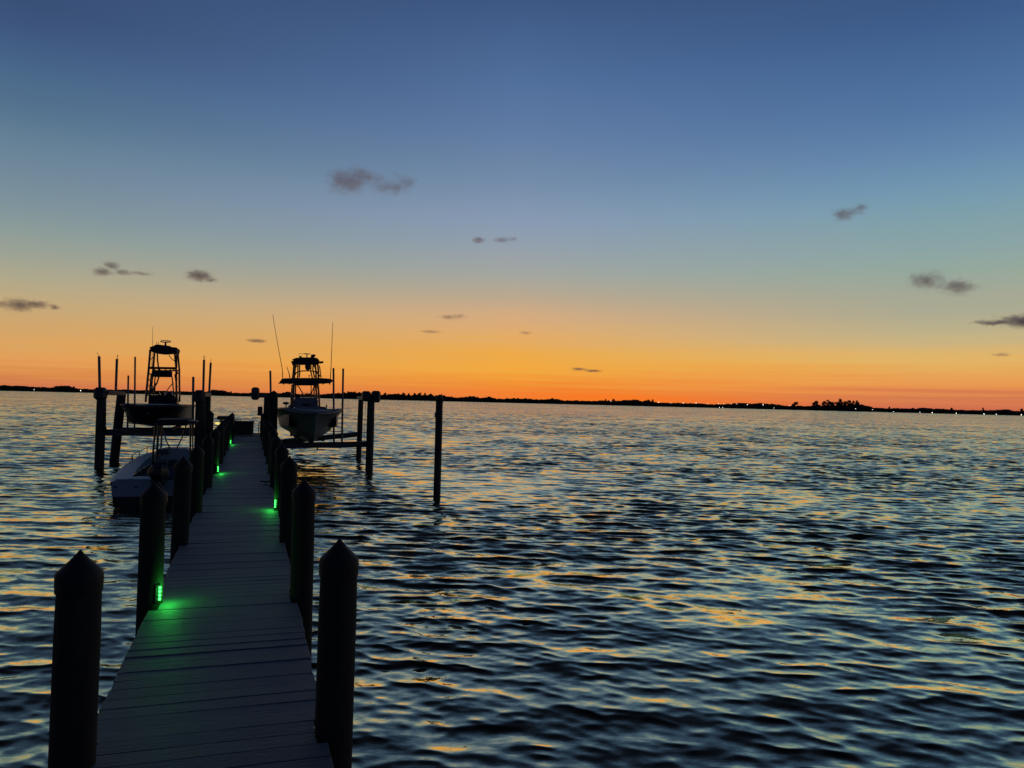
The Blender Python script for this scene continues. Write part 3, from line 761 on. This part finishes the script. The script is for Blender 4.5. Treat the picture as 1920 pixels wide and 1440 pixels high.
def outboard(e, x, y, z, name='outboard_motor'):
    o = MB()
    o.ell((x, y+.12, z+.30), (.21, .34, .30), 16, 10).box((x, y+.10, z-.25), (.13, .24, .8), None, .03).box((x, y+.14, z-.72), (.07, .40, .12), None, .02)
    r_ = o.build(name, M['black'], e, True); return r_

def outboards(e, xs, y, z):
    for x in xs: outboard(e, x, y, z)
def boat_common(loc, rz, st, hullmat, label, floor=.62, fore=1.6):
    e = empty('fishing_boat', loc, label, 'boat', 'boats at the dock', rz)
    S = interp(st)
    loft_hull(S, MB()).build('hull', hullmat, e, True)
    deck_between(S, lambda s: s[5]-.004+.03*(1 if s[0] < fore-.3 else 0), .10, MB(), S[0][0], S[0][0]+fore).build('foredeck', M['gel'], e)
    fl = deck_between(S, lambda s: floor, .16, MB(), S[0][0]+fore*.7, S[-1][0]); 
    ss = [s for s in S if s[0] >= S[0][0]+fore*.7]
    for sg in (-1, 1):
        vs = []
        for s in ss: vs += [(sg*(s[4]-.16), s[0], floor), (sg*(s[4]-.16), s[0], s[5]+.005)]
        fl.add(vs, [(2*i, 2*i+1, 2*i+3, 2*i+2) for i in range(len(ss)-1)])
    fl.build('cockpit', M['gel'], e)
    return e, S

# --- right boat
YB = 26.3; Xc = at(580, 767, 29.6).x
kz = at(581, 835, YB+1.0).z
zs = at(640, 767, 29.6).z-kz
zb = at(587, 774, YB).z-kz
ws = (at(640, 767, 29.6).x-at(519, 767, 29.6).x)/2
stR = [(0, zb-.05, .01, zb-.04, .02, zb), (.25, zb*.62, .05, zb*.72, .36, zb+.02), (.7, .16, .22, .62, .72, zb+.02), (1.4, .03, .48, .52, 1.0, zs+.06), (2.4, 0, .72, .47, ws*.97, zs+.02), (3.3, 0, .82, .44, ws, zs), (5, 0, .88, .42, ws, zs-.03), (7.6, .02, .9, .40, ws*.95, zs-.06)]
bl = Vector((Xc, YB, kz))
eb, S = boat_common(bl, 0, stR, M['darkhull'], 'raised centre console boat on the right lift, pale gunwale, hardtop and small tower')
YT = 29.9
def pr(px, py, y=YT, rz=0): return at(px, py, y)-bl
def quad(e, pts, name, mt, th=.02):
    b = MB(); n = len(pts); v = [Vector(p) for p in pts]; nr = (v[1]-v[0]).cross(v[2]-v[0]).normalized()*th
    b.add(v+[p+nr for p in v], [tuple(range(n))[::-1], tuple(range(n, 2*n))]+[(i, (i+1) % n, (i+1) % n+n, i+n) for i in range(n)])
    return b.build(name, mt, e)
def prism_px(e, outline, y0, y1, name, mt, base, shrink=1.0):
    """extrude a front outline (given at depth y0) back to y1 as a solid of real thickness"""
    v = [at(px, py, y0)-base for px, py in outline]; n = len(v)
    c = sum(v, Vector())/n
    w2 = [c+(p-c)*shrink+Vector((0, y1-y0, 0)) for p in v]
    b = MB(); b.add(v+w2, [tuple(range(n)), tuple(range(n, 2*n))[::-1]]+[(i, i+n, (i+1) % n+n, (i+1) % n) for i in range(n)])
    return b.build(name, mt, e)
# console and windscreen
cons = prism_px(eb, [(551, 775), (551, 752), (554, 745.5), (592, 745.5), (596, 752), (597, 775)], YT, YT+1.1, 'console', M['gel'], bl, .95)
prism_px(cons, [(566, 757), (583, 757), (582, 761), (567, 761)], YT-.01, YT+.05, 'hatch', M['black'], bl)
ws_ = MB(); 
a, b2, c, d = pr(563, 745.3), pr(592, 745.3), pr(590, 736.5, YT+.35), pr(565, 736.5, YT+.35)
quad(eb, [a, b2, c, d], 'windscreen', M['glass'], .008)
prism_px(eb, [(540, 768), (545, 761), (552, 761), (552, 768)], YT-.3, YT+.2, 'storage_bin', M['seat'], bl)
prism_px(eb, [(598, 768), (598, 762), (609, 763), (614, 767)], YT-.3, YT+.4, 'side_seat', M['seat'], bl)
MB().tube([pr(612, 768), pr(612, 759)], .025, 8).build('rail_post', M['rail'], eb)
fd = MB()
fd.box(pr(575, 766, YT-1.2), (.9, 1.0, .10), None, .03).build('forward_seat', M['gel'], eb)
tm = MB().tube([pr(536.6, 768, 28.2), pr(536.4, 758, 28.2)], .02, 8).ell(pr(536.2, 756, 28.2), (.115, .16, .05), 14, 8)
tm.build('trolling_motor', M['black'], eb)
# tower frame: front and rear frames
fr = MB(); R_ = .026
def both(mb, pts, r=R_, dy=1.15, n=8):
    P = [at(x, y, YT)-bl for x, y in pts]
    mb.tube(P, r, n); mb.tube([p+Vector((0, dy, 0)) for p in P], r, n)
both(fr, [(548.5, 766), (549.5, 740), (551, 720)], .036)
both(fr, [(599, 766), (598, 740), (596, 720)], .036)
both(fr, [(553.5, 745), (554.5, 722)]); both(fr, [(593.5, 745), (593, 722)])
both(fr, [(551.5, 709), (553, 695), (554, 682)], .034); both(fr, [(597, 709), (597, 695), (595.5, 682)], .034)
both(fr, [(561, 708), (562, 698), (561.5, 690), (562, 683)]); both(fr, [(590, 708), (588, 700), (586.5, 692), (587.5, 683)])
fr.tube([pr(553, 703), pr(556, 698.5), pr(561, 696), pr(575, 695.2), pr(588, 696), pr(595, 699), pr(600.5, 706)], .022, 8)
fr.tube([pr(554, 690), pr(558, 684)], .02, 6); fr.tube([pr(588, 684), pr(592, 693), pr(597, 703)], .02, 6)
fr.tube([pr(599, 685), pr(601, 700), pr(602, 708)], .02, 6)
fr.tube([pr(557.5, 723), pr(561, 726), pr(566, 735), pr(570, 745.5)], .02, 6)
fr.tube([pr(593, 723), pr(588, 727), pr(584.5, 736), pr(582.5, 745.5)], .02, 6)
fr.tube([pr(583.5, 722), pr(583, 745)], .018, 6)
for sx in (549.8, 597.5):
    for py in (752, 738, 726): fr.tube([pr(sx, py), pr(sx, py)+Vector((0, 1.15, 0))], .02, 6)
fr.build('tower_frame', M['rail'], eb, True)
ht = prism_px(eb, [(522.5, 718.3), (529, 709.6), (548, 708.6), (600, 708.6), (619, 710), (626, 713.5), (620, 718.3), (600, 719), (550, 719)], YT-.35, YT+1.5, 'hardtop', M['black'], bl, .96)
prism_px(ht, [(552, 719), (596, 719), (595.5, 722.3), (553, 722.3)], YT-.2, YT+.9, 'electronics_box', M['black'], bl)
for px in (532, 543, 606, 618): MB().box(pr(px, 719.5, YT-.2), (.05, .06, .06), None, .01).build('rod_holder', M['black'], ht)
ut = prism_px(eb, [(552, 683), (550.5, 674.5), (554, 671), (566, 670), (590, 670), (596, 672), (599, 676), (598, 683)], YT, YT+1.0, 'upper_station', M['canvas'], bl, .95)
prism_px(ut, [(546, 677), (552, 676.5), (553, 681), (549.5, 685.5)], YT, YT+.25, 'speaker', M['black'], bl)
prism_px(ut, [(598, 677.5), (606.5, 677), (606.3, 680.8), (600, 681.5)], YT, YT+.25, 'speaker', M['black'], bl)
prism_px(ut, [(548.3, 673.5), (554, 671.5), (554, 674.5), (549, 675.5)], YT, YT+.15, 'light_bar', M['black'], bl)
prism_px(ut, [(583.5, 669.5), (583.5, 665.5), (585.5, 664.4), (591.5, 664.6), (591.5, 668), (588.5, 669.8)], YT+.1, YT+.4, 'camera_box', M['black'], bl)
prism_px(ut, [(561, 670.5), (561.5, 667.6), (565.5, 667.6), (566, 670.5)], YT+.1, YT+.3, 'switch_panel', M['black'], bl)
MB().ring(pr(575.5, 663.4, YT+.1), .13, .13, .011, 20).tube([pr(575.5, 670, YT+.1), pr(575.5, 663.4, YT+.1)], .02, 6).tube([pr(569, 663.6, YT+.1), pr(582, 663.6, YT+.1)], .01, 5).build('steering_wheel', M['rail'], ut)
MB().tube([pr(561, 663, YT+.2), pr(566.5, 663, YT+.2)], .007, 5).tube([pr(561, 668, YT+.2), pr(561, 663, YT+.2)], .006, 5).tube([pr(566.5, 668, YT+.2), pr(566.5, 663, YT+.2)], .006, 5).build('antenna_frame', M['whip'], ut)
MB().ell(pr(577.3, 688, YT+.1), (.11, .12, .13), 14, 10).box(pr(577.3, 685, YT+.1), (.20, .2, .12), None, .03).build('radar', M['black'], ut)
MB().tube([pr(579.7, 708, YT+.3), pr(579.7, 704, YT+.3)], .014, 6).ell(pr(579.7, 704.3, YT+.3), (.035, .035, .018), 10, 6).build('gps_antenna', M['whip'], ht)
def whip(e, pts, r0_, base, name='antenna', y=YT):
    MB().tube([at(x, y_, y)-base for x, y_ in pts], r0_, 6, r0_*.45).build(name, M['whip'], e)
whip(ht, [(530, 709), (529.8, 699), (529, 691), (520, 642), (511.3, 590)], .0165, bl)
whip(ht, [(619.3, 711), (620.6, 690), (622.5, 642), (624, 604)], .0165, bl)
whip(ht, [(543.5, 708), (542.3, 701), (538, 688)], .022, bl, 'fishing_rod')
outboards(eb, (-.42, .42), 7.6, .75)

# --- left boat
YB2 = 28.4; ylm = 31.4
kz2 = at(300, 806, YN2+.2).z+.07
xl_, xr_ = at(236.5, 756, ylm).x, at(356.5, 756, ylm).x
ws2 = (xr_-xl_)/2-.02; Xc2 = (xl_+xr_)/2
zs2 = at(236, 756, ylm).z-kz2
zb2 = zs2-.04
stL = [(0, zb2-.05, .01, zb2-.04, .03, zb2), (.25, zb2*.45, .16, zb2*.55, .55, zb2+.01), (.6, .10, .52, .26, .90, zs2), (1.2, .04, .78, .16, ws2*.96, zs2), (2.2, 0, .86, .12, ws2*.99, zs2), (3.2, 0, .88, .10, ws2, zs2), (6.8, .02, .88, .1, ws2*.96, zs2-.05)]
bl2 = Vector((Xc2, YB2, kz2))
eb2, S2 = boat_common(bl2, math.radians(0), stL, M['darkgel'], 'raised dark hulled boat on the left lift with a tall two-storey tower')
YT2 = 31.2
def pl(px, py, y=YT2): return at(px, py, y)-bl2
prism_px(eb2, [(277, 762), (279, 746), (283, 741), (300, 740), (324, 741.5), (330, 747), (332, 762)], YT2, YT2+1.2, 'console', M['darkgel'], bl2, .95)
prism_px(eb2, [(290, 740), (291, 736.6), (298, 735.4), (300, 740)], YT2, YT2+.3, 'instrument_pod', M['black'], bl2)
prism_px(eb2, [(303, 740.4), (304, 735.5), (308, 735.6), (309, 740.4)], YT2, YT2+.3, 'throttle', M['black'], bl2)
prism_px(eb2, [(314, 740.8), (315.5, 737.5), (322, 737.6), (324, 741)], YT2, YT2+.3, 'instrument_pod', M['black'], bl2)
fr = MB()
def both2(pts, r=R_, dy=1.3):
    P = [pl(x, y) for x, y in pts]
    fr.tube(P, r, 8); fr.tube([p+Vector((0, dy, 0)) for p in P], r, 8)
both2([(273, 754), (275.5, 725), (279, 690), (281.8, 655)], .040)
both2([(331, 754), (330.6, 725), (330.3, 690), (327.3, 658)], .036)
both2([(279, 752), (281, 730), (282.3, 712), (284, 700)], .024)
both2([(327, 752), (325, 730), (323.2, 712), (321.5, 700)], .022)
fr.tube([pl(331.3, 654), pl(331.6, 690)], .022, 8)
fr.tube([pl(290.5, 661), pl(289, 667), (pl(285.5, 671.5)), pl(282, 674)], .015, 6)
fr.tube([pl(316, 661), pl(317.5, 667), pl(321, 672), pl(327.5, 677)], .015, 6)
fr.tube([pl(282.4, 717), pl(287, 726), pl(292.5, 735)], .019, 6); fr.tube([pl(292.5, 722), pl(288, 730), pl(283, 736)], .019, 6)
fr.tube([pl(325.5, 717.5), pl(319, 724), pl(311.5, 735)], .019, 6)
fr.tube([pl(290.3, 716), pl(290, 736)], .028, 8)
for sx, py in ((277, 740), (276, 725), (277.5, 712), (279, 700), (331, 740), (330.6, 724), (330.4, 710)):
    fr.tube([pl(sx, py), pl(sx, py)+Vector((0, 1.3, 0))], .018, 6)
for i in range(5):
    y_ = 702+i*10; fr.tube([pl(277.6-i*.9, y_), pl(282, y_)], .014, 5)
fr.tube([pl(279, 689.8), pl(331, 690.5)], .045, 8); fr.tube([pl(281, 693)+Vector((0, 1.3, 0)), pl(329, 693)+Vector((0, 1.3, 0))], .028, 8)
fr.tube([pl(325, 693), pl(332, 697), pl(334, 700), pl(330, 703)], .02, 6)
fr.build('tower_frame', M['rail'], eb2, True)
MB().tube([pl(295, 660), pl(295.3, 675), pl(297.6, 692), pl(298.3, 705), pl(294.5, 718), pl(288.5, 727), pl(282, 735)], .028, 7).build('cable_loom', M['black'], eb2, True)
prism_px(eb2, [(284.5, 697), (287, 694.2), (318, 694.2), (321.5, 697), (321, 705), (318.5, 707), (288, 706.6), (285, 704)], YT2+.1, YT2+.5, 'bolster', M['canvas'], bl2)
for px in (290, 300, 311, 320): MB().tube([pl(px, 690.5), pl(px, 694.6)], .02, 6).build('bolster_clip', M['canvas'], eb2)
cn = prism_px(eb2, [(281.5, 653.5), (280, 651), (287, 649), (292, 646), (298, 646), (306, 647), (318, 648.4), (322, 650.6), (331, 651.5), (332, 655), (330, 661), (312, 661), (303, 661.8), (291, 660.6), (283, 659)], YT2-.1, YT2+1.35, 'canopy', M['canvas'], bl2, .97)
MB().ring(pl(310.5, 640.2, YT2+.2), .172, .172, .016, 26, Matrix.Rotation(math.radians(15), 3, 'X')).tube([pl(310.3, 650, YT2+.2), pl(310.4, 642.5, YT2+.2)], .042, 8, .03).tube([pl(302.5, 641, YT2+.2), pl(318, 641, YT2+.2)], .012, 5).tube([pl(310.5, 641, YT2+.03), pl(310.5, 641, YT2+.37)], .012, 5).build('steering_wheel', M['rail'], eb2)
whip(eb2, [(284.5, 690), (285.8, 648), (286.6, 612)], .012, bl2, y=YT2)
MB().tube([pl(293.8, 647), pl(293.6, 641)], .009, 5).tube([pl(297.2, 647), pl(297, 641.5)], .009, 5).build('mast_light', M['whip'], eb2)
MB().ell((.0, -.012, zb2-.25), (.03, .02, .03), 8, 6).build('bow_eye', M['steel'], eb2)
outboards(eb2, (0,), 6.8, .7)

# --- docked boat in the water, stern towards the camera
zg = .72
pL = at_z(210, 897, zg); ys = 19.0
xs0 = -3.07; xs1 = -1.05
bl3 = Vector(((xs0+xs1)/2, ys, 0))
e3 = empty('skiff', bl3, 'white open boat floating left of the dock, stern this way, with T-top and outboard', 'boat', 'boats at the dock')
W = (xs1-xs0)/2
# hull built bow far (+y): stations from stern
def X3(px, py, y): return (at(px, py, y)-bl3)
st3 = [(0, -.15, .78*W, .05, W*.82, .60), (.35, -.16, .82*W, .05, W*.88, .63), (1.6, -.18, .86*W, .06, W*.94, .67), (3.2, -.2, .88*W, .08, W, .71), (4.8, -.2, .80*W, .14, W*.97, .76), (5.9, -.14, .60*W, .26, W*.84, .80), (6.7, .1, .34*W, .45, W*.58, .83), (7.1, .5, .06, .62, .10, .85)]
S3 = []
for s in range(24):
    y = 7.1*s/23
    for a, b in zip(st3, st3[1:]):
        if a[0] <= y <= b[0]+1e-6:
            f_ = (y-a[0])/(b[0]-a[0]); S3.append(tuple(a[q]+(b[q]-a[q])*f_ for q in range(6))); break
for _ in range(2):
    S3 = [S3[0]]+[tuple((S3[i-1][q]+2*S3[i][q]+S3[i+1][q])/4 for q in range(6)) for i in range(1, len(S3)-1)]+[S3[-1]]
hb = MB(); bb = MB()
for sgn in (1, -1):
    rowsU = []; rowsB = []
    for (y, kz_, cw, cz, sw, sz) in S3:
        sp = cz+(sz-cz)*.42
        wm = cw+(sw-cw)*.5
        rowsB.append([(0, y, kz_), (sgn*cw, y, cz), (sgn*wm, y, sp)])
        rowsU.append([(sgn*(wm+.012), y, sp-.005), (sgn*sw, y, sz-.09), (sgn*(sw+.03), y, sz-.06), (sgn*(sw+.03), y, sz-.01), (sgn*(sw-.06), y, sz+.035), (sgn*max(0, sw-.42), y, sz+.075)])
    for rows, mb in ((rowsB, bb), (rowsU, hb)):
        k = len(rows[0]); n = len(rows)
        mb.add([p for r_ in rows for p in r_], [((i*k+j, i*k+j+1, (i+1)*k+j+1, (i+1)*k+j)) for i in range(n-1) for j in range(k-1)])
s0 = S3[0]; sp = s0[3]+(s0[5]-s0[3])*.42; wm = s0[2]+(s0[4]-s0[2])*.5
hb.add([(-wm, 0, sp-.005), (wm, 0, sp-.005), (s0[4]+.02, 0, s0[5]-.06), (s0[4]-.06, 0, s0[5]+.035), (-s0[4]+.06, 0, s0[5]+.035), (-s0[4]-.02, 0, s0[5]-.06)], [tuple(range(6))])
bb.add([(0, .002, s0[1]), (s0[2], .002, s0[3]), (wm, .002, sp), (-wm, .002, sp), (-s0[2], .002, s0[3])], [tuple(range(5))])
# aft deck between the side decks
hb.box((-.30, .33, s0[5]+.03), (W*.9, .62, .07), None, .015)
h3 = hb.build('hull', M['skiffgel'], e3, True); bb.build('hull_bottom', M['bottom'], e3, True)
for k in range(3): MB().box((-W*.75+k*.42, -.015, s0[5]-.10), (.07, .03, .03), None, .006).build('stern_cleat', M['black'], h3)
MB().box((0, 3.2, .30), (W*1.25, 5.0, .02)).build('cockpit_floor', M['gel'], e3)
q = lambda px, py, y=22.6: at(px, py, y)-bl3
prism_px(e3, [(300, 892), (300, 845), (304, 840.8), (350, 840.8), (355, 846), (356, 892)], 22.6, 23.4, 'console', M['skiffgel'], bl3, .95)
prism_px(e3, [(296.5, 852), (296.5, 842.5), (315, 842.5), (315, 852)], 22.3, 22.6, 'seat_back', M['seat'], bl3)
prism_px(e3, [(317, 873), (317, 864), (331, 864), (331, 873)], 22.2, 22.6, 'cushion', M['seat'], bl3)
prism_px(e3, [(288, 889), (288, 866), (312, 866), (312, 889)], 21.6, 22.2, 'leaning_post', M['seat'], bl3)
for pts, r in (([(285.5, 888), (286.5, 855), (291.5, 797)], .026), ([(292.5, 888), (294, 855), (297.5, 797)], .03), ([(357, 888), (356.8, 855), (357, 795)], .026)):
    MB().tube([q(x, y) for x, y in pts], r, 8).build('leg', M['rail'], e3, True)
    MB().tube([q(x, y)+Vector((0, .9, 0)) for x, y in pts], r*.8, 8).build('leg', M['rail'], e3, True)
MB().tube([q(304, 798), q(312, 827), q(319, 841)], .018, 6).build('brace', M['rail'], e3, True)
MB().tube([q(349, 798), q(340, 824), q(331, 841)], .018, 6).build('brace', M['rail'], e3, True)
for py in (805, 822, 840): MB().tube([q(290+(840-py)*.04-2, py), q(297, py)], .014, 5).build('rung', M['rail'], e3, True)
tt = prism_px(e3, [(287, 796), (288, 789), (292, 787), (350, 787), (354, 790), (354, 796.5), (350, 798), (291, 798)], 22.1, 23.9, 't_top', M['canvas'], bl3, .97)
prism_px(tt, [(351, 795), (352, 789.5), (369, 789), (369, 793.5), (362, 795)], 22.6, 23.2, 'rod_rack', M['black'], bl3)
rl = MB()
gp = [(0, 3.6), (0, 4.7), (0, 5.6), (0, 6.4)]
top = []
for (x, y) in gp:
    s = min(S3, key=lambda s_: abs(s_[0]-y)); xx = -(s[4]-.10)
    rl.tube([(xx, y, s[5]), (xx, y, s[5]+.22)], .011, 6); top.append((xx, y, s[5]+.22))
rl.tube([(top[0][0], 3.1, top[0][2]-.18)]+top, .011, 6)
rl.build('bow_rail', M['rail'], e3, True)
c = at(298, 886, 18.8)-bl3
ob = MB().box(c+Vector((0, .02, -.02)), (.40, .58, .40), Matrix.Rotation(-.25, 3, 'X'), .13).box(c+Vector((0, .05, -.19)), (.30, .42, .16), None, .05).box(c+Vector((0, .05, -.42)), (.20, .26, .6), None, .04).box(c+Vector((0, .05, -.95)), (.10, .3, .6), None, .02)
ob.build('outboard_motor', M['black'], e3, True)
MB().tube([at(276.5, 890, 18.6)-bl3, at(279.5, 880, 18.55)-bl3, at(286, 873, 18.5)-bl3], .010, 6).tube([at(296, 903, 18.5)-bl3, at(309, 918, 18.5)-bl3, at(313, 925, 18.5)-bl3, at(313, 940, 18.5)-bl3], .014, 6).build('cowl_highlight', M['steel'], e3, True)  # thin steel curves added to draw the highlights on and below the outboard's cowling
